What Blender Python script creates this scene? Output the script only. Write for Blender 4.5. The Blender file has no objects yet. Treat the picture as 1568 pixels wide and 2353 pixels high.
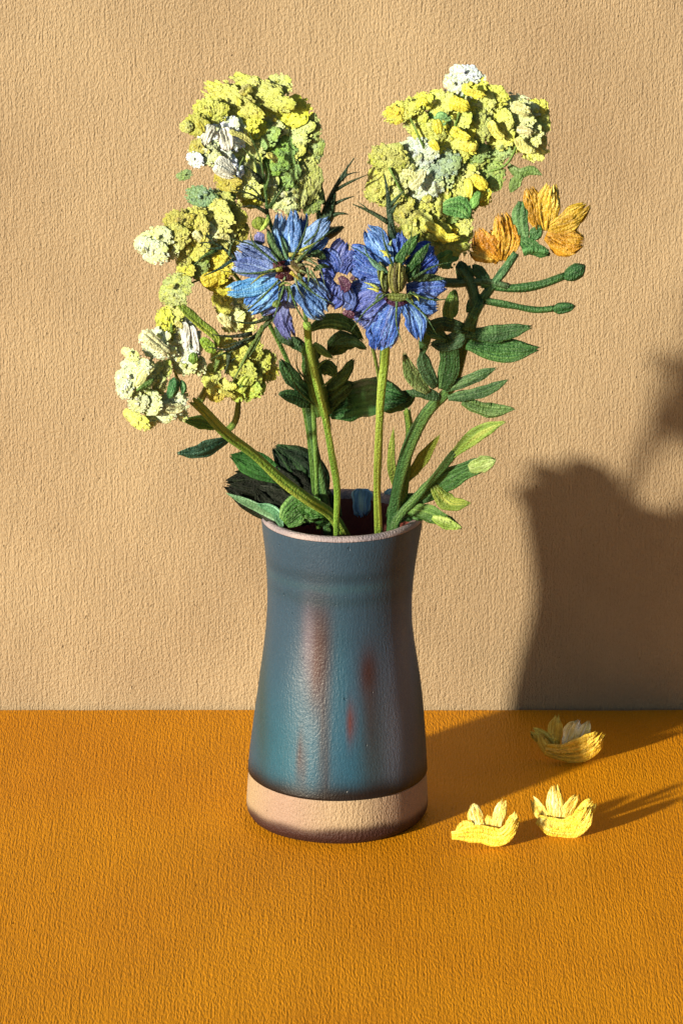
import bpy, math, random
import numpy as np
from mathutils import Vector

random.seed(11)
RNG = np.random.default_rng(11)
S = bpy.context.scene
COL = S.collection
R = math.radians

# ------------------------------------------------------------------ camera, sky, sun, exposure
U = 0.00025                       # metres per reference pixel (picture 1568 x 2352)
PITCH = R(18.0)
DIST = 3.0
AXIS_PX, BASE_PX = 778, 1880      # where the vase stands
FWD = Vector((0, math.cos(PITCH), -math.sin(PITCH)))
UPV = Vector((0, math.sin(PITCH), math.cos(PITCH)))
AIM = Vector(((784 - AXIS_PX) * U, 0, (BASE_PX - 1176) * U / math.cos(PITCH)))
CAMLOC = AIM - FWD * DIST
cd = bpy.data.cameras.new('camera')
cam = bpy.data.objects.new('camera', cd)
COL.objects.link(cam)
cam.location = CAMLOC
cam.rotation_euler = (math.pi / 2 - PITCH, 0, 0)
cd.sensor_fit = 'VERTICAL'
cd.sensor_height = 36.0
cd.lens = 36.0 * DIST / (2352 * U)
cd.clip_start, cd.clip_end = 0.05, 60
S.camera = cam

SUN_EL = R(14.2)
SUN_AZ = math.atan(0.98)          # to the left of the line from wall to camera
to_sun = Vector((-math.sin(SUN_AZ) * math.cos(SUN_EL), -math.cos(SUN_AZ) * math.cos(SUN_EL), math.sin(SUN_EL)))
sl = bpy.data.lights.new('sun', 'SUN')
sl.energy = 5.0
sl.angle = R(3.0)
sl.color = (1.0, 0.87, 0.66)
sun = bpy.data.objects.new('sun', sl)
COL.objects.link(sun)
sun.rotation_euler = to_sun.to_track_quat('Z', 'Y').to_euler()
w = bpy.data.worlds.new('World')
S.world = w
w.use_nodes = True
nt = w.node_tree
bg = nt.nodes['Background']
sky = nt.nodes.new('ShaderNodeTexSky')
sky.sky_type = 'NISHITA'
sky.sun_disc = False
sky.sun_elevation = SUN_EL
sky.sun_rotation = math.atan2(to_sun.x, to_sun.y)
nt.links.new(sky.outputs[0], bg.inputs[0])
bg.inputs[1].default_value = 0.05
S.view_settings.view_transform = 'Standard'
S.view_settings.look = 'None'
S.view_settings.gamma = 1
S.view_settings.exposure = 0.9

# ------------------------------------------------------------------ helpers
def lin(h):
    v = [int(h[i:i + 2], 16) / 255 for i in (0, 2, 4)]
    return np.array([c / 12.92 if c <= 0.04045 else ((c + 0.055) / 1.055) ** 2.4 for c in v])

LIT = np.array([0.46, 0.52, 0.58])          # full-sun appearance -> paint colour
def alb(h, k=1.0):
    return np.clip(lin(h) * LIT * k, 0.004, 0.82)

def ray(px, py):
    d = FWD * DIST + Vector(((px - 784) * U, 0, 0)) + UPV * ((1176 - py) * U)
    return d.normalized()

def at(px, py, f=0.0):
    """point of the still life seen at (px, py), f pixels in front of the vase axis"""
    d = ray(px, py)
    t = (-f * U - CAMLOC.y) / d.y
    return np.array(CAMLOC + d * t)

def on_table(px, py):
    d = ray(px, py)
    return np.array(CAMLOC + d * (-CAMLOC.z / d.z))

WALL_Y = on_table(784, 1625)[1]

FR = {0: (0, 0, 1), 1: (243, 152.7, .3541), 2: (798.2, 138.8, .3763), 3: (243, 624.7, .2878),
      4: (485.9, 444.2, .3541), 5: (590, 763.5, .3984), 6: (374.8, 971.7, .4869), 8: (971.7, 1561.7, .3802)}
def fr(k, x, y):
    a = FR[k]
    return a[0] + x * a[2], a[1] + y * a[2]

def mesh_obj(name, verts, faces, mat, parent=None, cols=None, smooth=True):
    me = bpy.data.meshes.new(name)
    me.from_pydata([tuple(v) for v in verts], [], faces)
    if smooth:
        me.polygons.foreach_set('use_smooth', [True] * len(me.polygons))
    if cols is not None:
        ca = me.color_attributes.new('Col', 'FLOAT_COLOR', 'POINT')
        c = np.ones((len(verts), 4)); c[:, :3] = cols
        ca.data.foreach_set('color', c.ravel().astype(np.float32))
    if mat:
        me.materials.append(mat)
    o = bpy.data.objects.new(name, me)
    COL.objects.link(o)
    if parent is not None:
        o.parent = parent
        o.matrix_parent_inverse = parent.matrix_basis.inverted()
    return o

def thing(name, label, cat, loc=(0, 0, 0), group=None):
    o = bpy.data.objects.new(name, None)
    o.empty_display_size = 0.01
    COL.objects.link(o)
    o.location = Vector(loc)
    o['label'] = label
    o['category'] = cat
    if group:
        o['group'] = group
    return o

# ------------------------------------------------------------------ materials (all procedural)
def paint(name, source='attr', color=(.5, .5, .5), sc=(960, 960, 620), bump=0.0011, rough=0.45, spec=0.5,
          streak=(700, 700, 55), streak_w=0.5, var=0.10, coat=0.0, tint=None):
    m = bpy.data.materials.new(name)
    m.use_nodes = True
    n, l = m.node_tree.nodes, m.node_tree.links
    p = n['Principled BSDF']
    geo = n.new('ShaderNodeNewGeometry')
    def noise(scale, det, rgh=0.5, dist=0.0):
        mp = n.new('ShaderNodeMapping'); mp.inputs['Scale'].default_value = scale
        l.new(geo.outputs['Position'], mp.inputs['Vector'])
        t = n.new('ShaderNodeTexNoise')
        t.inputs['Scale'].default_value = 1
        t.inputs['Detail'].default_value = det
        t.inputs['Roughness'].default_value = rgh
        t.inputs['Distortion'].default_value = dist
        l.new(mp.outputs[0], t.inputs['Vector'])
        return t.outputs['Fac']
    grain = noise(sc, 2.5, 0.55, 0.0)
    thread = noise(streak, 1.5)
    broad = noise(tuple(s * 0.035 for s in sc), 3.0)
    add = n.new('ShaderNodeMath'); add.operation = 'MULTIPLY_ADD'
    l.new(thread, add.inputs[0]); add.inputs[1].default_value = streak_w; l.new(grain, add.inputs[2])
    pit = n.new('ShaderNodeMapRange')
    l.new(noise(tuple(q * .42 for q in sc), 1.0), pit.inputs['Value'])
    pit.inputs['From Min'].default_value = .745; pit.inputs['From Max'].default_value = .84
    pit.inputs['To Max'].default_value = -1.6
    add0 = add
    add = n.new('ShaderNodeMath'); add.operation = 'ADD'
    l.new(add0.outputs[0], add.inputs[0]); l.new(pit.outputs[0], add.inputs[1])
    b = n.new('ShaderNodeBump'); b.inputs['Strength'].default_value = 1.0
    b.inputs['Distance'].default_value = bump
    l.new(add.outputs[0], b.inputs['Height'])
    l.new(b.outputs[0], p.inputs['Normal'])
    if source == 'attr':
        a = n.new('ShaderNodeAttribute'); a.attribute_name = 'Col'
        base = a.outputs['Color']
    elif source == 'object':
        a = n.new('ShaderNodeAttribute'); a.attribute_name = 'Col'
        oi = n.new('ShaderNodeObjectInfo')
        mx = n.new('ShaderNodeMix'); mx.data_type = 'RGBA'; mx.blend_type = 'MULTIPLY'
        mx.inputs['Factor'].default_value = 1
        l.new(oi.outputs['Color'], mx.inputs['A']); l.new(a.outputs['Color'], mx.inputs['B'])
        base = mx.outputs['Result']
    else:
        rgb = n.new('ShaderNodeRGB'); rgb.outputs[0].default_value = (*color, 1)
        base = rgb.outputs[0]
        if tint is not None:
            mx = n.new('ShaderNodeMix'); mx.data_type = 'RGBA'
            mr = n.new('ShaderNodeMapRange'); mr.inputs['From Min'].default_value = .36; mr.inputs['From Max'].default_value = .62
            l.new(noise((5.5, 5.5, 4.0), 4.0), mr.inputs['Value'])
            l.new(mr.outputs[0], mx.inputs['Factor'])
            l.new(base, mx.inputs['A']); mx.inputs['B'].default_value = (*tint, 1)
            base = mx.outputs['Result']
    # worn, dry-brushed pigment: lighter on some flecks, a little uneven over larger areas
    hsv = n.new('ShaderNodeHueSaturation')
    mr = n.new('ShaderNodeMapRange')
    mr.inputs['From Min'].default_value = .3; mr.inputs['From Max'].default_value = .7
    mr.inputs['To Min'].default_value = 1 - var; mr.inputs['To Max'].default_value = 1 + var
    sm = n.new('ShaderNodeMath'); sm.operation = 'MULTIPLY_ADD'
    l.new(broad, sm.inputs[0]); sm.inputs[1].default_value = .5
    hf = n.new('ShaderNodeMath'); hf.operation = 'MULTIPLY'
    l.new(noise(tuple(s * 0.8 for s in sc), 2.0), hf.inputs[0]); hf.inputs[1].default_value = .5
    l.new(hf.outputs[0], sm.inputs[2])
    l.new(sm.outputs[0], mr.inputs['Value'])
    l.new(mr.outputs[0], hsv.inputs['Value'])
    l.new(base, hsv.inputs['Color'])
    l.new(hsv.outputs[0], p.inputs['Base Color'])
    p.inputs['Roughness'].default_value = rough
    p.inputs['Specular IOR Level'].default_value = spec
    p.inputs['Coat Weight'].default_value = coat
    p.inputs['Coat Roughness'].default_value = 0.25
    return m

M_WALL = paint('tan_wall_paint', 'flat', alb('dab88c', 1.02), bump=0.0012, rough=.55, spec=.3,
               tint=alb('c2a078', 1.02), var=.08)
M_TABLE = paint('orange_table_paint', 'flat', (0.58, 0.248, 0.006), sc=(960, 205, 960), streak=(700, 22, 700),
                bump=0.0009, rough=.5, spec=.12, tint=(0.51, 0.204, 0.006), var=.10)
M_GLAZE = paint('teal_glaze', 'attr', bump=0.0003, rough=.42, spec=.36, coat=.0, var=.18)
M_CLAY = paint('bare_clay', 'attr', bump=0.0010, rough=.6, spec=.3, var=.12)
M_PETAL = paint('petal_paint', 'attr', bump=0.0010, rough=.42, spec=.45, var=.16)
M_DARK = paint('dark_leaf_paint', 'attr', bump=0.0012, rough=.5, spec=.12, var=.3)
M_LEAF = paint('leaf_paint', 'attr', bump=0.0014, rough=.40, spec=.3, var=.26)
M_FLORET = paint('floret_paint', 'object', bump=0.0012, rough=.5, spec=.3, var=.18)

# ------------------------------------------------------------------ table and wall
def box(name, lo, hi, mat):
    x0, y0, z0 = lo; x1, y1, z1 = hi
    v = [(x0, y0, z0), (x1, y0, z0), (x1, y1, z0), (x0, y1, z0), (x0, y0, z1), (x1, y0, z1), (x1, y1, z1), (x0, y1, z1)]
    f = [(0, 3, 2, 1), (4, 5, 6, 7), (0, 1, 5, 4), (1, 2, 6, 5), (2, 3, 7, 6), (3, 0, 4, 7)]
    return mesh_obj(name, v, f, mat, smooth=False)

def table_mesh():
    n = 400
    xs = np.linspace(-0.9, 0.9, n)
    jit = np.convolve(RNG.uniform(-1, 1, n + 8), np.ones(9) / 9, 'valid') * .0016
    rows = [(-.75, -.03, 0), (-.752, -.004, 0), (-.748, 0, 0), (WALL_Y - .0048, 0, 1), (WALL_Y - .0034, -.0006, 1), (WALL_Y - .0028, -.002, 1), (WALL_Y - .0028, -.03, 1)]
    v = [(x, y + (jit[i] if q else 0), z) for (y, z, q) in rows for i, x in enumerate(xs)]
    m = len(rows)
    f = [(r * n + i, r * n + i + 1, (r + 1) * n + i + 1, (r + 1) * n + i) for r in range(m - 1) for i in range(n - 1)]
    f += [((m - 1) * n + i, (m - 1) * n + i + 1, i + 1, i) for i in range(n - 1)]
    f += [tuple(r * n for r in range(m)), tuple(r * n + n - 1 for r in range(m))[::-1]]
    return mesh_obj('table', v, f, M_TABLE, smooth=False)
t = table_mesh()
t['label'] = 'flat orange ochre tabletop under the vase, running back to the tan wall'
t['category'] = 'table'
wl = box('wall', (-1.6, WALL_Y, -0.6), (1.6, WALL_Y + 0.05, 1.4), M_WALL)
wl['label'] = 'tan plastered wall with grainy surface behind the flowers and orange table'
wl['category'] = 'wall'

# ------------------------------------------------------------------ vase
H = (1880 - 1178) / math.cos(PITCH)
PROFILE = [(1.0, 184), (.955, 181), (.88, 173), (.80, 167), (.72, 164), (.64, 166), (.56, 173), (.47, 183),
           (.36, 193), (.25, 201), (.14, 207.5), (.07, 211), (.02, 212), (.0, 205)]
PH = np.array([p[0] for p in PROFILE[::-1]]); PR = np.array([p[1] for p in PROFILE[::-1]])
def smooth_r(h):
    hs = np.clip(np.array([h - .02, h - .01, h, h + .01, h + .02]), 0, 1)
    return float(np.interp(hs, PH, PR).mean())
def lean(h): return 10.0 * h - 4

vase = thing('vase', 'teal glazed stoneware vase with bare clay foot holding the bouquet', 'vase')

def glaze_col(x, h):
    """x: sideways offset in px from the axis, h: relative height; runs and pools of the glaze, plus painted highlights"""
    c = alb('426076', .74)
    y = 1880 - h * (1880 - 1178)
    X = x + AXIS_PX
    def blob(cx, cy, rx, ry, col, k):
        nonlocal c
        g = k * math.exp(-(((X - cx) / rx) ** 2 + ((y - cy) / ry) ** 2))
        c = c * (1 - g) + alb(col, .86) * g
    blob(700, 1660, 90, 150, '2f7088', .75)
    blob(815, 1700, 45, 190, '2f708c', .8)
    blob(640, 1700, 60, 120, '2d6f80', .6)
    blob(775, 1480, 22, 120, '2f6f86', .6)
    blob(946, 1420, 12, 190, '2f72b4', .8)
    blob(890, 1560, 55, 160, '4f5866', .7)
    blob(908, 1640, 34, 150, '9499ae', .8); blob(925, 1450, 30, 110, '7c86a4', .6)  # lavender highlight painted into the colour, brightening the shaded right side
    blob(860, 1690, 40, 130, '3f4a48', .6)
    blob(735, 1430, 30, 120, '4a2826', .85)
    blob(726, 1480, 14, 90, '56261c', .9)
    blob(708, 1420, 14, 90, '94808c', .6)  # pale pink highlight painted in beside the rust streak
    blob(845, 1495, 22, 60, '4c241e', .95)
    blob(850, 1580, 16, 90, '4f3a34', .6)
    blob(745, 1650, 11, 190, '48302e', .8)
    blob(692, 1690, 9, 60, '542a22', .95)
    blob(806, 1600, 9, 45, '75301f', .95)
    blob(775, 1330, 200, 14, '284650', .5)
    blob(775, 1275, 200, 14, '243f4c', .6)
    blob(775, 1300, 200, 10, '3f6a70', .4)
    blob(600, 1600, 16, 170, '3f4f3a', .5)
    return c

def lathe(name, prof, mat, colf, nseg=96):
    """prof: list of (height rel, radius px, dz)"""
    v, f, c = [], [], []
    for (h, r) in prof:
        for k in range(nseg):
            a = 2 * math.pi * k / nseg
            wob = 1 + .006 * math.sin(3 * a + 9 * h) + .004 * math.sin(5 * a - 14 * h)
            x = (lean(h) + r * wob * math.sin(a)); y = -r * wob * math.cos(a)
            v.append((x * U, y * U, h * H * U))
            c.append(colf(lean(h) + r * math.sin(a), h, a))
    n = len(prof)
    for i in range(n - 1):
        for k in range(nseg):
            k2 = (k + 1) % nseg
            f.append((i * nseg + k, i * nseg + k2, (i + 1) * nseg + k2, (i + 1) * nseg + k))
    return mesh_obj(name, v, f, mat, vase, np.array(c))

FOOT = .138
hs = np.linspace(FOOT + .012, .985, 110)
def edge(a): return .006 * math.sin(2 * a + 1) + .004 * math.sin(5 * a) + .003 * math.sin(11 * a + 2)
def body_col(x, h, a):
    c = glaze_col(x, h)
    g = math.exp(-((h - FOOT - .016 - edge(a)) / .030) ** 2) ** .6
    return c * (1 - g) + alb('341814', .4) * g
prof = [(FOOT + .010, smooth_r(FOOT) - 1)] + [(h, smooth_r(h) + 2.5) for h in hs]
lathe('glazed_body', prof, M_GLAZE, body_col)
def rim_col(x, h, a):
    n = .5 + .5 * math.sin(7 * a + 2) * math.sin(3 * a)
    return alb('d0b6b0', 1.1) * n + alb('a0929a', 1.0) * (1 - n)
lathe('rim', [(.986, smooth_r(.986) + 2.4), (.990, smooth_r(.99) + 3.2), (.996, 184.5), (1.0, 182), (1.002, 177), (1.0, 170), (.992, 165), (.975, 163)],
      M_CLAY, rim_col)
def inner_col(x, h, a): return alb('6a352c', 2.0)
lathe('interior', [(.976, 163.2), (.9, 156), (.75, 148), (.55, 155), (.2, 185), (.06, 190), (.055, 100), (.055, 1)], M_GLAZE, inner_col, 64)
def foot_col(x, h, a):
    n = .5 + .5 * math.sin(4 * a + 1.0)
    c = alb('d9b48a') * n + alb('c79f86') * (1 - n)
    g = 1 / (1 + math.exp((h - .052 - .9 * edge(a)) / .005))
    c = c * (1 - g) + alb('5a3028', .7) * g  # dark lower band: shade under the rounded foot painted into the clay
    return c
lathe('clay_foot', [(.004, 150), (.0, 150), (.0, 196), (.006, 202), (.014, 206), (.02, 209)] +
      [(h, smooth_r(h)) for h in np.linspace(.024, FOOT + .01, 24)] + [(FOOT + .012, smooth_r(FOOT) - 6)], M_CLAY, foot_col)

# ------------------------------------------------------------------ brush-like solid petals, leaves and stems
WP = {'petal': ([0, .25, .6, .85, 1], [.42, .76, 1, .88, .42]),
      'leaf': ([0, .2, .5, .8, 1], [.4, .82, 1, .72, .14]),
      'stem': ([0, 1], [1, .82]),
      'stroke': ([0, .1, .5, .9, 1], [.6, 1, 1, .85, .42]),
      'thin': ([0, .3, 1], [1, .85, .16]),
      'blob': ([0, .08, .25, .5, .75, .92, 1], [.12, .55, .87, 1, .87, .55, .12])}
DEF = {'petal': (.07, 12, 13, .055), 'leaf': (.06, 12, 13, .05), 'stem': (.46, 14, 9, .05), 'stroke': (.16, 9, 11, .09),
       'thin': (.40, 9, 7, .05), 'blob': (.30, 9, 11, .07)}

def spline(P, u):
    P = np.asarray(P, float)
    if len(P) == 2:
        return P[0] + (P[1] - P[0]) * u[:, None]
    d = np.r_[0, np.cumsum(np.linalg.norm(np.diff(P[:, :2], axis=0), axis=1))]
    d = d / d[-1]
    m = np.gradient(P, d, axis=0)
    out = np.zeros((len(u), P.shape[1]))
    idx = np.clip(np.searchsorted(d, u, 'right') - 1, 0, len(d) - 2)
    for q, (uu, i) in enumerate(zip(u, idx)):
        hh = d[i + 1] - d[i]; s = (uu - d[i]) / hh
        out[q] = ((2 * s**3 - 3 * s**2 + 1) * P[i] + (s**3 - 2 * s**2 + s) * hh * m[i]
                  + (-2 * s**3 + 3 * s**2) * P[i + 1] + (s**3 - s**2) * hh * m[i + 1])
    return out

def splay(px, f, py=2000):
    # the left half of the bunch leans out towards the light the further left it reaches
    if px > 860:
        f = f + 220 * min(max((1150 - py) / 400, 0), 1) * (1 - min(max((f - 300) / 200, 0), 1))
    return f + max(0.0, 610 - px) * .35 * min(max((f - 150) / 270, 0), 1)

def dab(name, k, pts, wd, col, f, parent, kind='petal', mat=None, col2=None, thick=None, base=None, curl=0.0, tip=None, label=None, bright=None):
    """pts in frame k, wd = width there, f = depth (number or (start, end)), base = world y of a thing standing on the table"""
    th, nr, nc, ridge = DEF[kind]
    if thick is not None: th = thick
    sc = FR[k][2]
    f0, f1 = f if isinstance(f, tuple) else (f, f)
    P = []
    n = len(pts)
    for i, (x, y) in enumerate(pts):
        px, py = fr(k, x, y)
        ff = f0 + (f1 - f0) * i / (n - 1)
        P.append((px, py, ff if base is not None else splay(px, ff, py)))
    P = np.array(P)
    wpx = wd * sc * {'petal': 1.28, 'leaf': 1.2, 'stroke': 1.25, 'stem': .86}.get(kind, 1.0)
    L = np.linalg.norm(np.diff(P[:, :2], axis=0), axis=1).sum()
    nr = int(np.clip(L / 7, 6, 22))
    if kind in ('stem', 'thin'): nr = int(np.clip(L / 12, 6, 26))
    if kind in ('petal', 'stroke', 'leaf'): nc = int(np.clip(wpx / 2.2, 9, 25))
    u = np.linspace(0, 1, nr)
    v = np.linspace(-1, 1, nc)
    rag = RNG.uniform(0, .19, nc) if kind in ('petal', 'stroke') else RNG.uniform(0, .08 if kind == 'leaf' else .03, nc)
    rg = RNG.uniform(-1, 1, nc); rg[0] = rg[-1] = 0
    ph = RNG.uniform(0, 6.28, 4)
    tiltx = RNG.uniform(-.25, .25) if kind in ('petal', 'leaf', 'stroke') else 0
    cmix = RNG.uniform(0, 1, nc)
    kk = bright if bright else {'petal': 1.2, 'stroke': 1.3, 'leaf': 1.4, 'stem': 1.6, 'thin': 1.15, 'blob': 1.2}[kind]
    c1 = alb(col, kk)
    blue = np.array([.78, 1.03, 1.06]) if kind == 'petal' and lin(col)[2] > 1.5 * lin(col)[0] else 1.0
    c1 = c1 * blue
    if col2 is None:
        lift = RNG.uniform(1.35, 1.7)
        c2 = np.clip(c1 * lift + .02, 0, .8)
    else:
        c2 = alb(col2, kk) * blue
    c3 = c1 * .5
    UU = u[:, None] * (1 - rag[None, :])
    flat = UU.ravel()
    Q = spline(P, flat)
    Q2 = spline(P, np.clip(flat + .02, 0, 1)); Q1 = spline(P, np.clip(flat - .02, 0, 1))
    T = Q2 - Q1; T /= np.linalg.norm(T[:, :2], axis=1)[:, None] + 1e-9
    W = np.interp(u, *WP[kind]) * wpx / 2
    W = W * (1 + .07 * np.sin(u * 9 + ph[0]) + .05 * np.sin(u * 17 + ph[1]))
    W = np.repeat(W, nc); V = np.tile(v, nr); Uf = np.repeat(u, nc)
    prof = np.sqrt(np.clip(1 - V * V, 0, 1))
    endp = np.clip(np.minimum(Uf * 7, (1 - Uf) * 7) + .25, 0, 1) if kind not in ('stem',) else np.ones_like(Uf)
    hgt = th * wpx * prof * endp
    hgt = hgt + (ridge if base is None else .03) * wpx * np.tile(rg, nr) * prof * endp * (1 + .5 * np.sin(Uf * 7 + ph[2] + V * 3))
    hgt = hgt + .03 * wpx * RNG.standard_normal(len(hgt)) * prof * endp
    cup = curl * wpx * (V * V) + tiltx * V * W
    top = np.c_[Q[:, 0] - T[:, 1] * V * W, Q[:, 1] + T[:, 0] * V * W, Q[:, 2] + hgt + cup]
    bot = np.c_[Q[:, 0] - T[:, 1] * V * W, Q[:, 1] + T[:, 0] * V * W, Q[:, 2] - th * wpx * prof * endp * .6 - .4 + cup]
    def world(a):
        if base is None:
            return [at(x, y, ff) for x, y, ff in a]
        return [at(x, y, -base / U + ff) for x, y, ff in a]
    verts = world(top) + world(bot)
    N = nr * nc
    faces = []
    for i in range(nr - 1):
        for j in range(nc - 1):
            a, b, c_, d_ = i * nc + j, i * nc + j + 1, (i + 1) * nc + j + 1, (i + 1) * nc + j
            faces.append((a, b, c_, d_)); faces.append((N + a, N + d_, N + c_, N + b))
    for i in range(nr - 1):
        for j in (0, nc - 1):
            a, d_ = i * nc + j, (i + 1) * nc + j
            faces.append((a, d_, N + d_, N + a) if j == 0 else (a, N + a, N + d_, d_))
    for j in range(nc - 1):
        a, b = j, j + 1
        faces.append((a, N + a, N + b, b))
        a, b = (nr - 1) * nc + j, (nr - 1) * nc + j + 1
        faces.append((a, b, N + b, N + a))
    mixv = np.clip(np.tile(cmix, nr) + .25 * np.sin(Uf * 6 + ph[3] + V * 2), 0, 1)
    lo = np.clip((.35 - mixv) / .35, 0, 1)[:, None]; hi = np.clip((mixv - .55) / .45, 0, 1)[:, None]
    cc = c1 * (1 - lo * .7) + c3 * lo * .7
    cc = cc * (1 - hi) + c2 * hi
    if tip is not None:
        g = np.clip((Uf - .55) / .35, 0, 1)[:, None]
        cc = cc * (1 - g) + alb(tip) * g * (.85 + .3 * mixv[:, None])
    o = mesh_obj(name, verts, faces, mat or (M_PETAL if kind in ('petal', 'stroke') else M_LEAF), parent, np.vstack([cc, cc]))
    if label: o['label'] = label
    return o

def dabs(name, k, rows, f, parent, kind='petal', **kw):
    for r in rows:
        pts, wd, col = r[0], r[1], r[2]
        ff = r[3] if len(r) > 3 and r[3] is not None else f
        c2 = r[4] if len(r) > 4 else None
        dab(name, k, pts, wd, col, ff, parent, kind, col2=c2, **kw)

# ------------------------------------------------------------------ florets of the yellow-green sprays (shared meshes)
def floret_mesh(i, stroke):
    nr, na = (5, 14)
    v, f, c = [], [], []
    ph = RNG.uniform(0, 6.28, 6)
    lob = RNG.integers(3, 6)
    asp = RNG.uniform(.65, 1.0)
    ridges = RNG.uniform(.6, 1.3)
    for side in (1, -1):
        for r in range(nr + 1):
            q = r / nr
            for a_ in range(na):
                a = 2 * math.pi * a_ / na
                rad = q * (1 + 0.15 * math.sin(lob * a + ph[0]) + .12 * math.sin(2 * a + ph[1]) + .12 * math.sin(7 * a + ph[4]))
                x, z = rad * math.cos(a), rad * math.sin(a) * asp
                h = .40 * math.sqrt(max(0, 1 - q ** 2.4))
                if side == 1:
                    if stroke: h += .15 * math.sin(x * 9 * ridges + ph[2]) * (1 - q ** 4)
                    else: h += .20 * math.sin(4.5 * x + ph[2]) * math.sin(4.2 * z + ph[3]) * (1 - q ** 4)
                    h += RNG.uniform(-.05, .05) * (q < 1)
                else:
                    h = -h * .5 - .03
                v.append((x, -h, z))
                b = 1 + .22 * math.sin(x * 5 * ridges + ph[5]) + RNG.uniform(-.13, .13)
                c.append((b, b * (1 + .04 * math.sin(3 * z + ph[3])), b * (.92 + .35 * math.sin(2.7 * x + ph[1]))))
    m = (nr + 1) * na
    for r in range(nr):
        for a in range(na):
            a2 = (a + 1) % na
            i0, i1, i2, i3 = r * na + a, r * na + a2, (r + 1) * na + a2, (r + 1) * na + a
            f.append((i0, i1, i2, i3)); f.append((m + i0, m + i3, m + i2, m + i1))
    for a in range(na):
        a2 = (a + 1) % na
        f.append((nr * na + a, nr * na + a2, m + nr * na + a2, m + nr * na + a))
    me = bpy.data.meshes.new('floret')
    me.from_pydata(v, [], f)
    me.polygons.foreach_set('use_smooth', [True] * len(me.polygons))
    ca = me.color_attributes.new('Col', 'FLOAT_COLOR', 'POINT')
    cc = np.ones((len(v), 4)); cc[:, :3] = np.clip(c, .4, 1.6)
    ca.data.foreach_set('color', cc.ravel().astype(np.float32))
    me.materials.append(M_FLORET)
    return me
def umbel_mesh():
    nr, na = 9, 26
    v, f, c = [], [], []
    ph = RNG.uniform(0, 6.28, 6)
    bumps = [(RNG.uniform(-1, 1), RNG.uniform(-1, 1), RNG.uniform(.10, .24), RNG.uniform(.06, .22)) for _ in range(34)]
    edge_n = 1 + .10 * np.sin(3 * np.arange(na) * 2 * math.pi / na + ph[0]) + .07 * np.sin(5 * np.arange(na) * 2 * math.pi / na + ph[1]) + RNG.uniform(-.10, .10, na)
    for side in (1, -1):
        for r in range(nr + 1):
            q = r / nr
            for k in range(na):
                a = 2 * math.pi * k / na
                rad = q * (1 + (edge_n[k] - 1) * q)
                x, z = rad * math.cos(a), rad * math.sin(a)
                h = .30 * math.sqrt(max(0, 1 - q ** 2.2))
                g = sum(b[3] * math.exp(-((x - b[0]) ** 2 + (z - b[1]) ** 2) / b[2] ** 2) for b in bumps)
                if side == 1: h += g * (1 - q ** 5) + RNG.uniform(-.03, .03) * (q < 1)
                else: h = -h * .6 - .04
                v.append((x, -h, z))
                b_ = .92 + .45 * g + RNG.uniform(-.12, .12)
                c.append((b_, b_ * (1 + .05 * math.sin(4 * z + ph[3])), b_ * (.92 + .3 * math.sin(3 * x + ph[4]))))
    m = (nr + 1) * na
    for r in range(nr):
        for a in range(na):
            a2 = (a + 1) % na
            i0, i1, i2, i3 = r * na + a, r * na + a2, (r + 1) * na + a2, (r + 1) * na + a
            f.append((i0, i1, i2, i3)); f.append((m + i0, m + i3, m + i2, m + i1))
    for a in range(na):
        a2 = (a + 1) % na
        f.append((nr * na + a, nr * na + a2, m + nr * na + a2, m + nr * na + a))
    c = [(a * .95, b * .98, d * .85) for a, b, d in c]
    for q in range(95):
        rr = 1.08 * math.sqrt((q + .5) / 95); an = q * 2.39996 + RNG.uniform(-.3, .3)
        x0, z0 = rr * math.cos(an), rr * math.sin(an)
        g = sum(b[3] * math.exp(-((x0 - b[0]) ** 2 + (z0 - b[1]) ** 2) / b[2] ** 2) for b in bumps)
        h0 = .30 * math.sqrt(max(0, 1 - min(rr, 1) ** 2.2)) + g * (rr < .9) + RNG.uniform(.0, .10)
        nrm = Vector((x0 * .55 + RNG.uniform(-.45, .45), -1, z0 * .55 + RNG.uniform(-.45, .45))).normalized()
        e1 = nrm.cross(Vector((0, 0, 1))).normalized(); e2 = nrm.cross(e1)
        size = RNG.uniform(.09, .17); b0 = len(v); tone = RNG.uniform(.82, 1.28); yel = RNG.uniform(.75, 1.35)
        ctr = Vector((x0, -h0, z0)); turn = RNG.uniform(0, 6.28)
        v.append(tuple(ctr + nrm * size * -.25)); c.append((tone * .8, tone * .82, tone * .6))
        for k in range(10):
            a = turn + k * math.pi / 5
            rad = size * (1.0 if k % 2 == 0 else .62)
            v.append(tuple(ctr + (e1 * math.cos(a) + e2 * math.sin(a)) * rad + nrm * size * .18)); c.append((tone, tone, tone * yel))
        v.append(tuple(ctr - nrm * size * .40)); c.append((tone * .7, tone * .75, tone * .5))
        for k in range(10):
            f.append((b0, b0 + 1 + k, b0 + 1 + (k + 1) % 10)); f.append((b0 + 11, b0 + 1 + (k + 1) % 10, b0 + 1 + k))
    me = bpy.data.meshes.new('umbel')
    me.from_pydata(v, [], f)
    me.polygons.foreach_set('use_smooth', [True] * len(me.polygons))
    ca = me.color_attributes.new('Col', 'FLOAT_COLOR', 'POINT')
    cc = np.ones((len(v), 4)); cc[:, :3] = np.clip(c, .4, 1.6)
    ca.data.foreach_set('color', cc.ravel().astype(np.float32))
    me.materials.append(M_FLORET)
    return me
UMB = [umbel_mesh() for _ in range(9)]
FLO = [floret_mesh(i, i % 2 == 0) for i in range(14)]

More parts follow.
